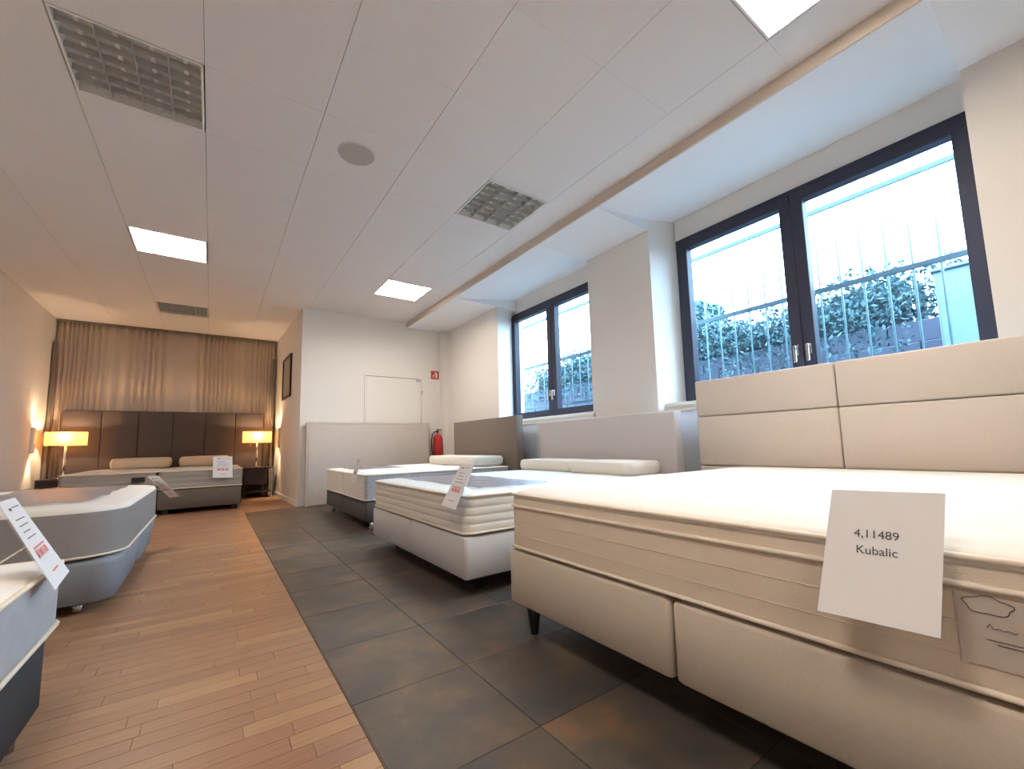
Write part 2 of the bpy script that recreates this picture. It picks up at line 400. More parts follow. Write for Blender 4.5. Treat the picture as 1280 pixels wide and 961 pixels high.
# soffit over the window side: flat over the piers, rising towards each window
def soffit():
    bm = bmesh.new(); XE = 2.82; ZB = 2.90
    ys = [(-7.1, -3.08, 0), (-3.08, -.90, 1), (-.90, -.05, 0), (-.05, 1.86, 1), (1.86, 3.66, 0)]
    for a, b, up in ys:
        if not up:
            add_quad(bm, [(XE, a, ZB), (XE, b, ZB), (4.0, b, ZB), (4.0, a, ZB)])
        else:
            zt = 3.06
            add_quad(bm, [(XE, a, ZB), (XE, b, ZB), (XW + .02, b, zt), (XW + .02, a, zt)])
            add_quad(bm, [(XE, a, ZB), (XW + .02, a, zt), (XW + .02, a, ZB)])
            add_quad(bm, [(XE, b, ZB), (XW + .02, b, ZB), (XW + .02, b, zt)])
    return bm
struct('ceiling_soffit', soffit(), M['soffit'])
struct('trim_soffit_edge', box(2.805, 2.82, -7.1, 3.65, 2.9, 3.1), M['strip'])
# baseboards
bm = bmesh.new(); P = [(1.155, 3.66), (1.17, 3.66), (1.107, 6.28), (1.092, 6.28)]
vb = [bm.verts.new((x, y, 0)) for x, y in P]; vt = [bm.verts.new((x, y, .07)) for x, y in P]
bm.faces.new(vb[::-1]); bm.faces.new(vt)
for k in range(4): bm.faces.new((vb[k], vb[(k + 1) % 4], vt[(k + 1) % 4], vt[k]))
struct('baseboard_alcove', bm, M['white'])
struct('baseboard_end', box(1.17, 3.43, 3.635, 3.65, 0, .07), M['white'])
struct('baseboard_left', box(-1.95, -1.935, 3.85, 6.28, 0, .07), M['white'])

# ------------------------------------------------------------------ ceiling: slab + tiles
ceil = struct('ceiling', box(-2.5, 2.82, -7.2, 6.45, H + .10, H + .14), M['grid'])
LIT = [(0, -3.125), (1, -3.125), (0, 1.875), (1, 1.875), (0, -5.625)]
OFF = [(0, -.625), (1, -.625), (0, 4.375)]
LX = [-.625, 1.875]
lampcells = {(LX[i], yy) for i, yy in LIT + OFF}
def ctile(w, d):
    bm = bmesh.new()
    gx, gy, c = .0012, .0002, .0012
    def put(z, e): return [bm.verts.new(p) for p in ((gx + e, gy + e, z), (gx + e, d - gy - e, z), (w - gx - e, d - gy - e, z), (w - gx - e, gy + e, z))]
    hi, mid, lo = put(.013, 0), put(.0015, 0), put(0, c * .4)
    for A, B in ((hi, mid), (mid, lo)):
        for k in range(4): bm.faces.new((A[k], A[(k + 1) % 4], B[(k + 1) % 4], B[k]))
    bm.faces.new(lo); bmesh.ops.recalc_face_normals(bm, faces=bm.faces); return bm
cache = {}
for i in range(-4, 5):
    x0 = i * T; x1 = x0 + T
    for j in range(-12, 11):
        y0 = j * T; y1 = y0 + T
        if (x0, y0) in lampcells: continue
        a, b, c, d = max(x0, -2.35), min(x1, 2.805), max(y0, -7.1), min(y1, 6.28)
        if c > 3.6:
            a = max(a, -1.95); b = min(b, 1.16)
        elif d > 3.65 and a > 1.1: d = 3.65
        if b - a < .05 or d - c < .03: continue
        k = (round(b - a, 4), round(d - c, 4))
        if k not in cache:
            o = link('ceiling_tile', ctile(*k), M['tile'], ceil, loc=(a, c, H)); cache[k] = o.data
        else:
            o = bpy.data.objects.new('ceiling_tile', cache[k]); COL.objects.link(o); o.parent = ceil; o.location = (a, c, H)

# ------------------------------------------------------------------ ceiling lights
def ceiling_light(x, y, lit, label, group):
    t = thing('ceiling_light', label, 'ceiling light', (x + T / 2, y + T / 2, H), group=group)
    h = T / 2 - .006; dep = .078
    bm = bmesh.new()
    for a, b, c, d in ((-h, h, -h, -h + .012), (-h, h, h - .012, h), (-h, -h + .012, -h + .012, h - .012), (h - .012, h, -h + .012, h - .012)): add_box(bm, a, b, c, d, -.003, dep)
    link('frame', bm, M['white'], t)
    q = (h - .012) * 2; e = h - .012
    link('housing', box(-e, e, -e, e, .066, .078), M['fit'], t)
    if lit: link('diffuser', box(-e, e, -e, e, .030, .036), M['tube_on'], t)
    else:
        for k in range(4):
            cx = -e + q * (k + .5) / 4
            link('lamp_tube', cyl((cx, -e, .055), (cx, e, .055), .011, n=10), M['tube_off'], t, True)
    for k in range(1, 4):
        cx = -e + q * k / 4
        link('divider', box(cx - .003, cx + .003, -e, e, 0, .020 if lit else .040), M['fin'], t)
    for k in range(1, 7):
        cy = -e + q * k / 7
        link('blade', box(-e, e, cy - .0015, cy + .0015, .001, .019 if lit else .036), M['fin'], t)
    return t
for (i, yy) in LIT:
    lb = {(0, 1.875): 'square lit ceiling light over the wooden aisle, in front of the curtained alcove',
          (1, 1.875): 'square lit ceiling light near the end wall, above the grey upholstered bed',
          (1, -3.125): 'bright lit ceiling light cut by the top edge, above the largest cream bed'}.get((i, yy))
    ceiling_light(LX[i], yy, True, lb or ('square lit ceiling light just above the viewpoint, out of the frame' if yy > -4 else 'square lit ceiling light farthest behind the viewpoint'), None)
ceiling_light(LX[0], -.625, False, 'large unlit louvred ceiling light at the top left', None)
ceiling_light(LX[1], -.625, False, 'unlit louvred ceiling light beside the beige soffit edge, near the pier between windows', None)
ceiling_light(LX[0], 4.375, False, 'small far unlit ceiling light above the curtain alcove', None)
# speaker
sp = thing('ceiling_speaker', 'round grey loudspeaker set flush in the white tiled ceiling', 'speaker', (.90, -.335, H))
link('rim', tube([(.128 * math.cos(a * PI / 20), .128 * math.sin(a * PI / 20), -.002) for a in range(40)], .006, 8, True), M['tile'], sp, True)
link('grille', cyl((0, 0, -.005), (0, 0, .001), .126, n=40), M['speaker'], sp)

# ------------------------------------------------------------------ windows
def window(n, ya, yb, mull):
    root = struct('window_%d' % n, box(XW + .055, XW + .075, ya, yb, Z0, Z0 + .03), M['frame'])
    x0, x1 = XW - .03, XW + .06; fw = .045
    for a, b, c, d in ((ya, yb, Z1 - fw, Z1), (ya, yb, Z0, Z0 + fw), (ya, ya + fw, Z0 + fw, Z1 - fw), (yb - fw, yb, Z0 + fw, Z1 - fw)):
        link('window_frame', box(x0, x1, a, b, c, d, .004), M['frame'], root)
    for a, b, hs in ((ya + fw - .005, mull - .002, 1), (mull + .002, yb - fw + .005, -1)):
        sw = .085; c, d = Z0 + fw - .005, Z1 - fw + .005
        for p, q, r_, s in ((a, b, d - sw, d), (a, b, c, c + sw), (a, a + sw, c + sw - .004, d - sw + .004), (b - sw, b, c + sw - .004, d - sw + .004)):
            link('sash', box(x0 - .022, x1 - .02, p, q, r_, s, .006), M['frame'], root)
        link('pane', box(x0 + .02, x0 + .026, a + sw - .01, b - sw + .01, c + sw - .01, d - sw + .01), M['glass'], root)
        hy = (b - sw / 2) if hs > 0 else (a + sw / 2); hz = 1.50
        hb = bmesh.new(); add_box(hb, x0 - .034, x0 - .02, hy - .014, hy + .014, hz - .04, hz + .04, .003)
        add_cyl(hb, (x0 - .03, hy, hz + .02), (x0 - .07, hy, hz + .02), .009)
        add_box(hb, x0 - .078, x0 - .06, hy - .011, hy + .011, hz - .10, hz + .035, .005)
        link('handle', hb, M['chrome'], root)
window(1, WIN[0][0], WIN[0][1], 1.0)
window(2, WIN[1][0], WIN[1][1], -2.04)

# metal-clad parapet cover under the sills
rc = thing('radiator_cover', 'brushed metal cladding along the wall below the windows, behind the headboards', 'radiator cover', (3.5, 0, 0))
ya = -3.5
for yb in (-2.3, -1.1, .1, .86, 1.9):
    link('panel', box(-.06, .035, ya + .002, yb - .002, .002, 1.07, .003), M['brushed'], rc); ya = yb
link('ledge', box(-.075, .035, -3.5, 1.9, 1.071, 1.09, .003), M['white'], rc)

# ------------------------------------------------------------------ outside
XG = 4.5
struct('ground', box(4.11, 40, -25, 30, .3, 1.10), M['earth'])
def grille(y0, y1, step, label):
    g = thing('window_grille', label, 'grille', (XG, 0, 1.10))
    for z, r in ((2.86, .022), (2.12, .022), (1.42, .018)):
        link('rail', box(-.012, .012, y0, y1, z - 1.10 - r, z - 1.10 + r, .003), M['rail'], g)
    for yy in (y0, y1):
        link('post', box(-.03, .03, yy - .03, yy + .03, 0, 1.95, .004), M['rail'], g)
    k = 0; y = y0 + step
    while y < y1 - step * .5:
        link('bar', cyl((0, y, .25), (0, y, 1.78), .0085, n=8), M['bar'], g, True); y += step
grille(-3.55, -.72, .157, 'pale vertical bar security grille outside the larger right window')
grille(-.55, 2.78, .168, 'pale vertical bar security grille outside the smaller far window')
# retaining wall of blocks
rw = thing('retaining_wall', 'grey block retaining wall outside beyond the window grilles', 'wall', (6.5, 0, 1.10))
for r in range(4):
    y = -7 - (r % 2) * .3
    while y < 12:
        link('block', box(r * .07 + random.random() * .02, .5, y + .006, y + .594, r * .26 + .003, (r + 1) * .26 - .003, .012, 1), M['stone'], rw); y += .6
def foliage(cx0, cx1, cy0, cy1, cz0, top, n, size, skip=None):
    bm = bmesh.new()
    for _ in range(n):
        x = random.uniform(cx0, cx1); y = random.uniform(cy0, cy1); z = cz0 + (top(y) - cz0) * random.random() ** .8
        if skip and skip(x, y, z): continue
        a = Vector((random.gauss(0, 1), random.gauss(0, 1), random.gauss(0, 1))).normalized(); b = a.orthogonal().normalized(); b = Matrix.Rotation(random.random() * 6, 3, a) @ b; c = a.cross(b)
        s = size * random.uniform(.6, 1.4); p = Vector((x, y, z))
        bm.faces.new([bm.verts.new(p - b * s), bm.verts.new(p + c * s * .45), bm.verts.new(p + b * s), bm.verts.new(p - c * s * .45)])
    return bm
def bush(name, label, cx0, cx1, cy0, cy1, cz0, top, n, size, skip=None):
    t = thing(name, label, name if name in ('hedge', 'tree') else 'bush', ((cx0 + cx1) / 2, (cy0 + cy1) / 2, 1.10))
    o = link('foliage', foliage(cx0 - (cx0 + cx1) / 2, cx1 - (cx0 + cx1) / 2, cy0 - (cy0 + cy1) / 2, cy1 - (cy0 + cy1) / 2, cz0 - 1.1, lambda y: top(y + (cy0 + cy1) / 2) - 1.1, n, size, skip), M['leaf'], t)
    link('stem', cyl((0, 0, 0), (0, 0, max(.3, cz0 - .9)), .05, .04), M['stem'], t)
    return t
bush('hedge', 'leafy green hedge growing on top of the retaining wall', 6.25, 7.6, -7, 5.0, 1.75, lambda y: 2.72 + .12 * math.sin(y * 2.3) + .06 * math.sin(y * 7), 52000, .036, lambda x, y, z: (x < -.40 + .28 * 0 and False) or (x > -.45 and z < 1.07) or (x < -.2 and y < -1.2))
bush('shrub', 'tall leafy shrub outside beyond the smaller far window', 6.1, 7.0, 5.9, 8.4, 1.1, lambda y: 3.6 - .25 * abs(y - 6.9), 5000, .06)
hg = bpy.data.objects['hedge']
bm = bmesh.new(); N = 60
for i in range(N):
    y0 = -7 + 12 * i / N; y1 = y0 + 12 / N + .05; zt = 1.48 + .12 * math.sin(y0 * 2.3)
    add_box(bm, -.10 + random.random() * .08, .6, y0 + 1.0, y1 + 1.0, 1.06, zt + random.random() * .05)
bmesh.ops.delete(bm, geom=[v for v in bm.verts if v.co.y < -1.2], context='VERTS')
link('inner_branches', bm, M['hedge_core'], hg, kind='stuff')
tr = thing('tree', 'distant tree crown seen through the left sash of the larger window', 'tree', (13.5, 4.9, 1.10))
bm = bmesh.new()
for _ in range(3500):
    d = Vector((random.gauss(0, 1), random.gauss(0, 1), random.gauss(0, 1))).normalized() * random.random() ** .4
    p = Vector((d.x * 1.0, d.y * 1.15, 3.9 + d.z * .55)); a = Vector((random.gauss(0, 1), random.gauss(0, 1), random.gauss(0, 1))).normalized(); b = a.orthogonal().normalized(); c = a.cross(b)
    bm.faces.new([bm.verts.new(p - b * .12), bm.verts.new(p + c * .06), bm.verts.new(p + b * .12), bm.verts.new(p - c * .06)])
link('foliage', bm, M['leaf'], tr); link('trunk', cyl((0, 0, 0), (0, 0, 3.8), .14, .08), M['stem'], tr)
cn = thing('storage_cabinet', 'pale blue outdoor cabinet on the bank outside the larger window', 'cabinet', (6.3, -2.85, 1.10))
link('body', box(-.25, .2, -.42, .38, 0, 1.36, .01), M['bin'], cn); link('door', box(-.27, -.252, -.40, -.03, .05, 1.3, .004), M['bin'], cn); link('door', box(-.27, -.252, -.02, .36, .05, 1.3, .004), M['bin'], cn)
link('lid', box(-.28, .22, -.44, .40, 1.362, 1.39, .006), M['bin'], cn)

# ------------------------------------------------------------------ end wall items
def door():
    root = struct('door_1', box(2.13, 3.07, 3.640, 3.655, .004, 2.0, .003), M['wall'])
    for a, b, c, d in ((2.10, 2.125, 0, 2.03), (3.075, 3.10, 0, 2.03), (2.10, 3.10, 2.006, 2.03)):
        link('door_frame', box(a, b, 3.632, 3.652, c, d, .002), M['wall'], root)
    link('seal', box(2.13, 3.05, 3.637, 3.652, 1.998, 2.006), M['post'], root)
    link('hinge', cyl((3.085, 3.628, 1.74), (3.085, 3.628, 1.80), .012), M['alu'], root)
    link('door_closer', box(2.98, 3.05, 3.61, 3.64, 1.955, 1.985, .004), M['alu'], root)
door()
sg = thing('fire_extinguisher_sign', 'small red square sign with white extinguisher symbol high on the end wall', 'sign', (3.335, 3.648, 2.10))
link('plate', box(-.075, .075, -.006, .002, -.075, .075, .002), M['sign_red'], sg)
bm = bmesh.new(); add_box(bm, .012, .040, -.0075, -.006, -.055, .03, .004, 1); add_box(bm, .02, .032, -.0075, -.006, .03, .045); add_box(bm, -.004, .034, -.0075, -.006, .042, .05); add_box(bm, -.006, -.001, -.0075, -.006, -.02, .05)
for k, zz in enumerate((-.04, -.022, -.004)): add_box(bm, -.05 + .006 * k, -.018, -.0075, -.006, zz, zz + .008)
bm2 = bmesh.new(); link('symbol', bm, M['sign_white'], sg, kind='stuff'); bm2.free()
ex = thing('fire_extinguisher', 'red fire extinguisher with black hose on the end wall beside the door', 'fire extinguisher', (3.335, 3.54, .62))
bm = bmesh.new(); prof = [(.0, .0), (.06, .0), (.075, .02), (.075, .34), (.066, .38), (.04, .41), (.02, .42), (.02, .44), (0, .44)]
prev = None
for r, z in prof:
    ring = [bm.verts.new((max(r, .0005) * math.cos(2 * PI * k / 24), max(r, .0005) * math.sin(2 * PI * k / 24), z)) for k in range(24)]
    if prev:
        for k in range(24): bm.faces.new((prev[k], prev[(k + 1) % 24], ring[(k + 1) % 24], ring[k]))
    prev = ring
link('cylinder', bm, M['red'], ex, True)
link('valve', cyl((0, 0, .435), (0, 0, .475), .018), M['black'], ex)
bm = bmesh.new(); add_box(bm, -.01, .075, -.01, .01, .475, .487, .003); add_box(bm, -.01, .07, -.01, .01, .495, .505, .003); add_box(bm, -.015, .0, -.01, .01, .47, .505, .003); link('lever', bm, M['black'], ex)
link('hose', tube([(-.015, 0, .465), (-.06, 0, .455), (-.10, 0, .41), (-.115, 0, .30), (-.11, 0, .15), (-.095, 0, .06)], .011), M['black'], ex, True)
link('label_band', cyl((0, 0, .14), (0, 0, .26), .0757, n=24), M['sign_white'], ex).data.materials[0] = M['red']
link('bracket', box(-.03, .03, .07, .108, .26, .32), M['black'], ex)

# panel leaning on the end wall
hbp = thing('headboard', 'light grey upholstered headboard leaning alone against the end wall', 'headboard', (1.24, 3.46, 0))
bm = box(0, 1.93, 0, .09, 0, 1.235, .018, 3); bmesh.ops.rotate(bm, verts=bm.verts, cent=(0, 0, 0), matrix=Matrix.Rotation(math.radians(-3.2), 3, 'X'))
link('panel', bm, M['hb_panel'], hbp, True)
bm = bmesh.new(); add_tube(bm, [(.03, -.002, .03), (1.9, -.002, .03), (1.9, -.002, 1.205), (.03, -.002, 1.205)], .004, 6, True)
bmesh.ops.rotate(bm, verts=bm.verts, cent=(0, 0, 0), matrix=Matrix.Rotation(math.radians(-3.2), 3, 'X')); link('piping', bm, M['hb_panel'], hbp)

# ------------------------------------------------------------------ beds
def sect_base(parent, x0, x1, splits, z0, z1, m, r=.02):
    for a, b in zip(splits[:-1], splits[1:]):
        lv = [(.01, z0), (0, z0 + .01), (0, z1 - .012), (.006, z1 - .002), (.03, z1)]
        bm = bmesh.new(); loops(bm, lv, x0, x1, a + .004, b - .004, r); link('base', bm, m, parent, True)
def cone_legs(parent, pts, h, m, r0=.014, r1=.028):
    for x, y in pts: link('leg', cyl((x, y, 0), (x, y, h + .004), r0, r1, 14), m, parent, True)
def flat(o):
    return o

# bed 3, nearest
b3 = thing('bed', 'large cream box spring bed in the right foreground with sand panelled headboard', 'bed', (0, 0, 0))
sect_base(b3, 1.228, 3.22, (-3.42, -2.585, -1.745), .13, .355, M['greige'])
cone_legs(b3, [(1.30, -1.83), (2.2, -2.5), (1.30, -3.3), (3.1, -1.85), (3.1, -3.3)], .13, M['legblack'], .016, .034)
m3 = mattress(b3, 1.236, 3.22, -3.415, -1.75, .362, .61, .05, M['cream_side'], M['cream'], crown=.03, pip=M['piping'], pip_z=(.372, .548, .598), lip=.03)
for z in (.425, .485):
    link('stitching', tube([(x, y, z) for x, y in rr(1.236, 3.22, -3.415, -1.75, .05, -.0005)], .0013, 5, True), M['cream_side'], m3)
hb = bmesh.new(); HX = 3.29
link('headboard', box(HX + .03, HX + .10, -3.36, -1.44, .05, 1.29, .01), M['greige_hb'], b3)
for a, b in ((-3.355, -2.405), (-2.400, -1.445)):
    for c, d in ((.62, 1.0), (1.005, 1.288), (.24, .615)):
        link('headboard_panel', box(HX - .01, HX + .035, a, b, c, d, .013, 3), M['greige_hb'], b3, True)
# woven label on the foot of the mattress
lab = link('woven_label', box(1.2335, 1.2355, -3.33, -3.195, .415, .535), M['label'], m3)
bm = bmesh.new()
cl = []
for k in range(40):
    a = 2 * PI * k / 40; rr_ = 1 + .10 * math.sin(5 * a)
    cl.append((1.2328, -3.236 + .030 * math.cos(a) * rr_, .519 + .015 * math.sin(a) * rr_))
add_tube(bm, cl, .0007, 5, True)
add_tube(bm, [(1.2328, -3.232 - .004 * k, .482 + (.006 if k == 1 else .0) + .0015 * math.sin(k * 2.2)) for k in range(10)], .0006, 5)
for zz, l in ((.461, .042), (.455, .03)): add_box(bm, 1.2325, 1.2335, -3.272, -3.272 + l, zz, zz + .0012)
link('emblem', bm, M['ink'], m3, kind='stuff')

# bed 2
b2 = thing('bed', 'middle cream bed on a linen base with grey headboard below the pier', 'bed')
sect_base(b2, 1.25, 3.14, (-1.30, -.50, .33), .10, .325, M['linen'])
cone_legs(b2, [(1.42, -1.15), (1.42, -.48), (1.42, .18), (3.0, -1.15), (3.0, .18)], .10, M['legblack'], .02, .02)
mattress(b2, 1.253, 3.14, -1.295, .325, .332, .552, .07, M['white_side'], M['white_quilt'], channels=4, pip=M['piping'], pip_z=(.342, .542), crown=.012)
link('headboard', box(3.2, 3.31, -1.29, .50, .02, 1.065, .012, 3), M['hb_light'], b2, True)
# bed 1
b1 = thing('bed', 'farther bed on a dark grey base with dark taupe headboard by the end wall', 'bed')
sect_base(b1, 1.40, 3.14, (1.04, 1.95, 2.86), .09, .285, M['grey_base'])
cone_legs(b1, [(1.47, 1.09), (1.47, 2.75), (3.0, 1.1), (3.0, 2.75)], .09, M['chrome'], .02, .02)
for k, (a, b) in enumerate(((1.04, 1.947), (1.955, 2.86))):
    mb = mattress(b1, 1.385, 3.14, a, b, .29, .56, .05, M['white_side'], M['white_quilt'], pip=M['piping'], pip_z=(.30, .548), crown=.012)
    if k == 0:
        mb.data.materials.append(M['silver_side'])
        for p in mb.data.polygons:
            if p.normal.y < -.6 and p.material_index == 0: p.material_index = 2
link('headboard', box(3.2, 3.31, .96, 2.66, .02, 1.185, .012, 3), M['hb_dark'], b1, True)

# bed C in the alcove
bc = thing('bed', 'double bed with two taupe mattresses and wide brown headboard before the curtain', 'bed')
YC = 4.1
for a, b in ((-1.37, -.468), (-.442, .50)):
    lv = [(.01, .07), (0, .08), (0, .318), (.006, .328), (.03, .33)]
    bm = bmesh.new(); loops(bm, lv, a, b, YC, 5.98, .02); link('base', bm, M['brown_base'], bc, True)
    mattress(bc, a - .005, b + .005, YC - .005, 5.98, .335, .585, .05, M['taupe'], M['taupe_top'], pip=M['piping'], pip_z=(.345, .578), crown=.012, channels=3)
for x, y in ((-1.3, 4.2), (-.55, 4.2), (-.36, 4.2), (.42, 4.18), (.42, 5.8), (-1.3, 5.8)): link('leg', box(x - .035, x + .035, y - .035, y + .035, 0, .072, .004), M['legblack'], bc)
hb = link('headboard', box(-1.76, .90, 6.02, 6.08, .02, 1.53, .01), M['hb_alcove'], bc)
n = 6
for k in range(n):
    a = -1.76 + 2.66 * k / n; b = -1.76 + 2.66 * (k + 1) / n
    link('headboard_panel', box(a + .002, b - .002, 5.99, 6.03, .04, 1.525, .012, 3), M['hb_alcove'], bc, True)
# bed B left middle
bb = thing('bed', 'left middle bed with rounded grey mattress on a mid grey base', 'bed')
XB = -.245
for a, b in ((-.235, .70), (.706, 1.60)):
    lv = [(.05, .055), (.02, .065), (.0, .25), (.0, .27), (.03, .285)]
    bm = bmesh.new(); loops(bm, lv, -2.25, XB - .01, a, b, .10); link('base', bm, M['slate_base'], bb, True)
cone_legs(bb, [(-.42, -.12), (-.42, .58), (-.42, .83), (-.42, 1.46), (-2.1, -.1), (-2.1, 1.46)], .055, M['chrome'], .022, .022)
mattress(bb, -2.25, XB, -.25, 1.62, .29, .55, .20, M['grey_side'], M['cream'], pip=M['piping'], pip_z=(.30,), crown=.02, lip=.03)
# bed A left near
ba = thing('bed', 'left foreground bed with pale grey mattress on a charcoal base', 'bed')
lv = [(.03, .075), (.0, .09), (.0, .285), (.03, .30)]
bm = bmesh.new(); loops(bm, lv, -2.25, -.262, -3.3, -1.42, .05); link('base', bm, M['black_base'], ba, True)
cone_legs(ba, [(-.32, -1.50), (-.32, -3.1), (-2.1, -1.5), (-2.1, -3.1)], .078, M['chrome'], .024, .024)
mattress(ba, -2.25, -.245, -3.3, -1.40, .305, .50, .06, M['pale_side'], M['cream'], pip=M['piping'], pip_z=(.312, .492), crown=.012)

# pillows
def pillow(x0, x1, y0, y1, z0, z1, m, label, group=None):
    t = cushion('pillow', x0, x1, y0, y1, z0, z1, m, .07); return tag(t, label, 'pillow', group)
pillow(2.72, 3.12, -.50, .27, .562, .665, M['pillow'], 'cream foam pillow on the middle bed, farther from the large bed', 'pillows on the middle bed')
pillow(2.68, 3.12, -1.22, -.53, .562, .665, M['pillow'], 'cream foam pillow on the middle bed, nearer the large bed', 'pillows on the middle bed')
pillow(2.70, 3.12, 1.86, 2.52, .571, .69, M['pillow'], 'cream pillow on the dark grey bed, nearer the fire extinguisher', 'pillows on the dark grey bed')
pillow(2.66, 3.12, 1.10, 1.80, .571, .69, M['pillow'], 'cream pillow on the dark grey bed, nearer the middle bed', 'pillows on the dark grey bed')
pillow(5.0 and -1.12, -.40, 5.45, 5.95, .596, .76, M['pillow_tan'], 'tan pillow on the left half of the alcove bed', 'pillows on the alcove bed')
pillow(-.30, .38, 5.45, 5.95, .596, .76, M['pillow_tan'], 'tan pillow on the right half of the alcove bed', 'pillows on the alcove bed')

# plastic foot covers
def film(x0, x1, y0, y1, z, label):
    bm = bmesh.new(); nx, ny = 24, 30; g = []
    for i in range(nx + 1):
        row = []
        for j in range(ny + 1):
            x = x0 + (x1 - x0) * i / nx; y = y0 + (y1 - y0) * j / ny
            row.append(bm.verts.new((x + .007 * math.sin(j * .9), y + .007 * math.sin(i * 1.1), z + .006 + .003 * math.sin(i * .8 + j * .5) + .002 * math.sin(j * 1.1 + i * .3) + random.random() * .001)))
        g.append(row)
    for i in range(nx):
        for j in range(ny): bm.faces.new((g[i][j], g[i + 1][j], g[i + 1][j + 1], g[i][j + 1]))
    o = link('plastic_foot_cover', bm, M['film'], None, True)
    md = o.modifiers.new('thickness', 'SOLIDIFY'); md.thickness = .0012
    return tag(o, label, 'plastic cover')
film(1.42, 1.95, -1.16, .20, .562, 'crinkled clear plastic cover on the foot of the middle bed')
film(1.50, 2.1, 1.86, 2.55, .570, 'clear plastic cover on the foot of the dark grey bed')
film(-1.0, -.40, -.10, 1.45, .571, 'shiny clear plastic cover on the rounded grey bed at left')

# ------------------------------------------------------------------ price tags and paper
def sheet(name, P, th, m, parent=None):
    """P: four corners TL, TR, BR, BL."""
    P = [Vector(p) for p in P]; n = (P[1] - P[0]).cross(P[3] - P[0]).normalized() * th
    bm = bmesh.new(); a = [bm.verts.new(p) for p in P]; b = [bm.verts.new(p + n) for p in P]
    bm.faces.new(a); bm.faces.new(b[::-1])
    for k in range(4): bm.faces.new((a[k], b[k], b[(k + 1) % 4], a[(k + 1) % 4]))
    bmesh.ops.recalc_face_normals(bm, faces=bm.faces); return link(name, bm, m, parent)
def frame_of(P):
    P = [Vector(p) for p in P]; ex = (P[1] - P[0]).normalized(); ez = ex.cross(P[0] - P[3]).normalized(); ey = ez.cross(ex)
    c = (P[0] + P[1] + P[2] + P[3]) / 4
    return Matrix(((ex.x, ey.x, ez.x, c.x), (ex.y, ey.y, ez.y, c.y), (ex.z, ey.z, ez.z, c.z), (0, 0, 0, 1)))
def price_tag(P, label, backing=True):
    F = frame_of(P); o = F.translation.copy()
    t = thing('price_tag', label, 'price tag', tuple(o), group='white price tags on the beds')
    Q = [Vector(p) - o for p in P]
    sheet('card', Q, -.0015, M['card'], t)
    w_ = (Q[1] - Q[0]).length; h_ = (Q[0] - Q[3]).length
    ex, ey, ez = F.col[0].xyz, F.col[1].xyz, F.col[2].xyz
    def pt(u, v): return Q[0].lerp(Q[1], u).lerp(Q[3].lerp(Q[2], u), v) + ez * .0024
    def rect(bm, u0, u1, v0, v1): add_quad(bm, [pt(u0, v0), pt(u0, v1), pt(u1, v1), pt(u1, v0)])
    bm = bmesh.new(); rect(bm, .22, .36, .09, .12); rect(bm, .42, .85, .085, .095)
    for v in (.22, .29, .36, .43): rect(bm, .2, .2 + random.uniform(.35, .6), v, v + .010)
    link('print', bm, M['ink'], t, kind='stuff')
    bm = bmesh.new(); rect(bm, .18, .82, .54, .56); rect(bm, .22, .38, .58, .66); rect(bm, .43, .58, .58, .66); rect(bm, .63, .78, .58, .66); rect(bm, .35, .7, .84, .86)
    link('price_print', bm, M['ink_red'], t, kind='stuff')
    sheet('sleeve', [q - ez * .004 for q in Q], -.001, M['clear'], t)
    return t, Q, ex, ey, ez
def holder(t, P, foot, o_m='clear'):
    """clear strip from the tag's middle back to the mattress"""
    c = Vector(t.location); f = Vector(foot) - c
    link('holder', tube([(0, 0, 0), tuple(f * .6), tuple(f)], .003, 6), M['chrome'], t)
tg, *_ = price_tag([(1.30, -1.1723, .7201), (1.30, -1.3212, .7145), (1.18, -1.3214, .4859), (1.18, -1.1565, .4947)], 'tilted price tag at the corner of the middle bed'); holder(tg, 0, (1.34, -1.22, .562))
tg, *_ = price_tag([(-.31, -1.746, .7086), (-.31, -1.634, .711), (-.20, -1.5957, .489), (-.20, -1.7301, .4695)], 'large tilted price tag on the pale grey bed at far left'); holder(tg, 0, (-.36, -1.68, .512))
tg, *_ = price_tag([(1.34, 1.14, .72), (1.34, 1.03, .71), (1.30, 1.10, .47), (1.30, 1.25, .50)], 'narrow price tag leaning at the foot of the dark grey based bed'); holder(tg, 0, (1.42, 1.2, .56))
tg, *_ = price_tag([(.145, 4.05, .76), (.37, 4.05, .755), (.385, 4.05, .455), (.15, 4.05, .465)], 'upright square price tag at the foot of the alcove bed'); holder(tg, 0, (.26, 4.12, .58))
tg, *_ = price_tag([(-.32, 1.50, .63), (-.24, 1.44, .63), (-.10, 1.62, .43), (-.17, 1.68, .42)], 'thin slanting price tag at the far corner of the rounded grey bed'); holder(tg, 0, (-.30, 1.50, .55))
lf = thing('leaflet_holder', 'small dark holder against the foot of the alcove bed, left half', 'holder', (-.63, 4.075, .49))
link('body', box(-.07, .06, -.02, .018, -.03, .03, .006), M['black'], lf); link('lip', box(-.07, .06, -.026, -.021, -.03, .0, .002), M['black'], lf)

PP = [(1.235, -3.0202, .7034), (1.235, -3.2011, .7086), (1.135, -3.1899, .4758), (1.135, -3.0075, .4689)]
F = frame_of(PP); o = F.translation.copy()
pc = thing('notice_card', 'white paper with printed number standing at the foot of the large bed', 'notice', tuple(o))
sheet('sheet', [Vector(p) - o for p in PP], -.0008, M['paper'], pc)
Fl = F.copy(); Fl.translation = (0, 0, 0)
text('4,11489', .0225, M['ink'], pc, Fl @ Matrix.Translation((-.004, .030, .0012)))
text('Kubalic', .0225, M['ink'], pc, Fl @ Matrix.Translation((-.004, -.002, .0012)))
hv = [(0, 0, -.002), (.04, 0, -.02), (1.262 - o.x, 0, .618 - o.z)]
link('holder', tube(hv, .003, 6), M['chrome'], pc)

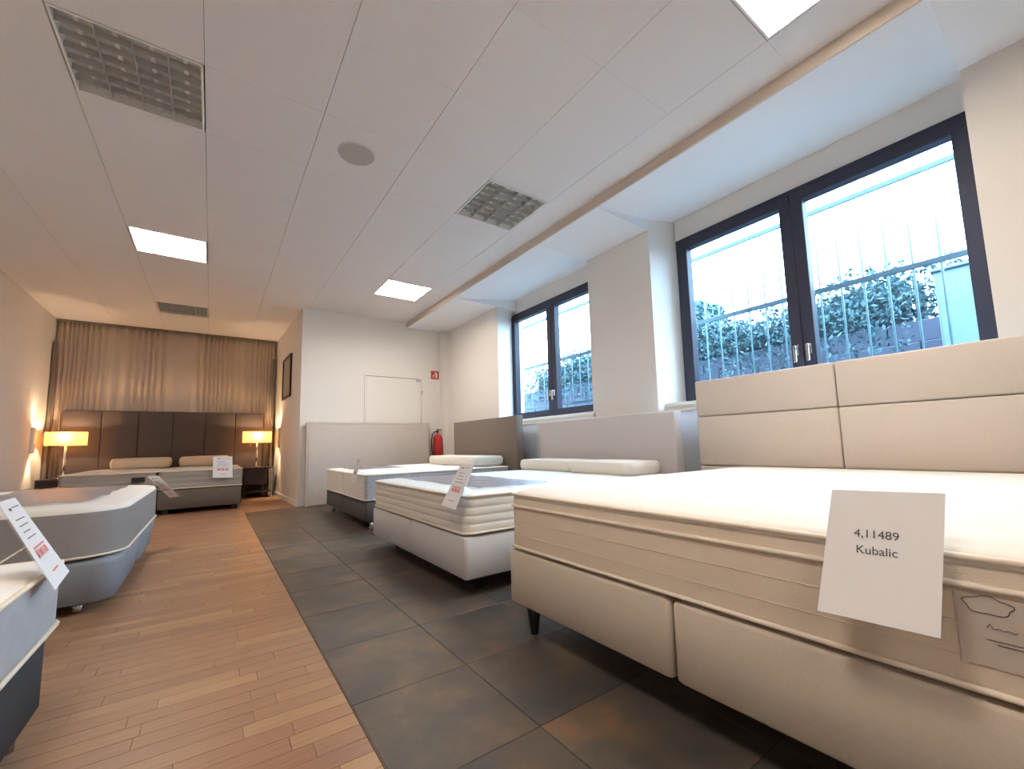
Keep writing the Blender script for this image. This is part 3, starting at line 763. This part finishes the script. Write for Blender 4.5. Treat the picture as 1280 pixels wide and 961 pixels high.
# ------------------------------------------------------------------ alcove: curtain, posts, lamps, nightstands, wall lights, picture
bm = bmesh.new(); N = 460; ra = []; rb = []; ph = 0
fr = [0]
for k in range(N + 1):
    x = -1.93 + 2.98 * k / N
    ph += .42 * (1 + .55 * math.sin(k * .045) + .35 * math.sin(k * .017 + 1))
    yv = 6.19 + .035 * math.sin(ph) + .010 * math.sin(ph * .37)
    ra.append(bm.verts.new((x, yv, .02))); rb.append(bm.verts.new((x, 6.20 + (yv - 6.20) * .6, 2.955)))
for k in range(N): bm.faces.new((ra[k], ra[k + 1], rb[k + 1], rb[k]))
cu = link('curtain', bm, M['curtain'], None, True); md = cu.modifiers.new('thickness', 'SOLIDIFY'); md.thickness = .002
tag(cu, 'floor-length beige pleated curtain behind the wide brown headboard', 'curtain')
tag(link('curtain_track', box(-1.94, 1.09, 6.14, 6.26, 2.955, 2.981, .003), M['post']), 'thin curtain track under the ceiling of the alcove', 'curtain track')
for xx, l in ((-1.915, 'slim grey upright at the left edge of the beige curtain'), (1.045, 'slim grey upright at the right edge of the beige curtain')):
    t = thing('upright_panel', l, 'post', (xx, 6.08, 0)); link('body', box(-.02, .02, -.03, .03, 0, 2.60, .004), M['post'], t); link('foot', box(-.03, .03, -.035, .035, 0, .012), M['post'], t)

def table_lamp(x, y, z, label):
    t = thing('table_lamp', label, 'lamp', (x, y, z)); zc = 1.075 - z
    bm = bmesh.new(); lv = [(0, zc - .10), (0, zc + .10)]
    P = rr(-.225, .225, -.11, .11, .10)
    a = [bm.verts.new((px, py, zc - .10)) for px, py in P]; b = [bm.verts.new((px, py, zc + .10)) for px, py in P]
    for k in range(len(P)): bm.faces.new((a[k], a[(k + 1) % len(P)], b[(k + 1) % len(P)], b[k]))
    link('lamp_shade', bm, M['shade'], t, True)
    link('base', cyl((0, 0, 0), (0, 0, .015), .075, n=24), M['chrome'], t)
    link('stem', cyl((0, 0, .015), (0, 0, zc + .0), .016), M['chrome'], t, True)
    link('pull_cord', tube([(-.10, 0, zc - .02), (-.10, 0, zc - .17)], .003, 6), M['chrome'], t)
    bm = bmesh.new(); bmesh.ops.create_uvsphere(bm, u_segments=12, v_segments=8, radius=.024, matrix=Matrix.Translation((0, 0, zc + .03)))
    link('bulb', bm, mat('bulb_glow', (1, .8, .5), emit=(1, .70, .40), es=330), t, True)
    return t
table_lamp(-1.64, 5.72, .49, 'glowing table lamp with amber shade left of the brown headboard')
table_lamp(.79, 5.72, .535, 'glowing table lamp with amber shade right of the brown headboard')
def nightstand(x0, x1, h, label):
    t = thing('nightstand', label, 'nightstand', ((x0 + x1) / 2, 5.72, 0)); w_ = (x1 - x0) / 2
    link('tabletop', box(-w_, w_, -.2, .2, h - .025, h, .003), M['wood_dark'], t)
    link('shelf', box(-w_ + .01, w_ - .01, -.18, .18, .10, .12, .003), M['wood_dark'], t)
    link('drawer_box', box(-w_ + .01, w_ - .09, -.185, .185, h - .30, h - .026, .003), M['wood_dark'], t)
    for sx in (-1, 1):
        for sy in (-1, 1): link('leg', box(sx * (w_ - .015) - .012, sx * (w_ - .015) + .012, sy * .18 - .012, sy * .18 + .012, 0, h - .0255), M['chrome'] if sx > 0 else M['wood_dark'], t)
nightstand(.60, 1.04, .535, 'dark nightstand right of the alcove bed under a table lamp')
nightstand(-1.88, -1.44, .49, 'dark nightstand left of the alcove bed under a table lamp')

def wall_light(x, y, s, label):
    t = thing('wall_light', label, 'wall light', (x, y, 1.05))
    link('body', box(min(0, s * .04), max(0, s * .04), -.03, .03, -.18, .18, .008), M['fixture'], t, True)
    link('bracket', box(min(0, s * -.004), max(0, s * .02), -.02, .02, -.187, -.181, .002), M['chrome'], t)
    for d in (1, -1):
        L = bpy.data.lights.new('beam', 'SPOT'); L.energy = 9; L.color = (1, .74, .48); L.spot_size = math.radians(58); L.spot_blend = .5; L.shadow_soft_size = .015
        o = bpy.data.objects.new('beam', L); COL.objects.link(o); o.parent = t; o.location = (s * .045, 0, d * .20)
        o.rotation_euler = (PI if d > 0 else 0, 0, 0)
wall_light(-1.95, 5.50, 1, 'small beige up and down wall light on the left alcove wall')
wall_light(1.125, 5.45, -1, 'small beige up and down wall light on the right alcove wall')
pf = thing('picture_frame', 'dark framed picture on the right wall of the alcove', 'picture', (1.143, 4.85, 2.07))
bm = bmesh.new()
for a, b, c, d in ((-.40, .40, .33, .36), (-.40, .40, -.36, -.33), (-.40, -.37, -.36, .36), (.37, .40, -.36, .36)): add_box(bm, -.03, .0, a, b, c, d, .003)
bmesh.ops.rotate(bm, verts=bm.verts, cent=(0, 0, 0), matrix=Matrix.Rotation(math.radians(1.3), 3, 'Z'))
link('frame', bm, M['black'], pf)
bm = box(-.012, -.004, -.37, .37, -.33, .33); bmesh.ops.rotate(bm, verts=bm.verts, cent=(0, 0, 0), matrix=Matrix.Rotation(math.radians(1.3), 3, 'Z')); link('print', bm, M['picture'], pf)
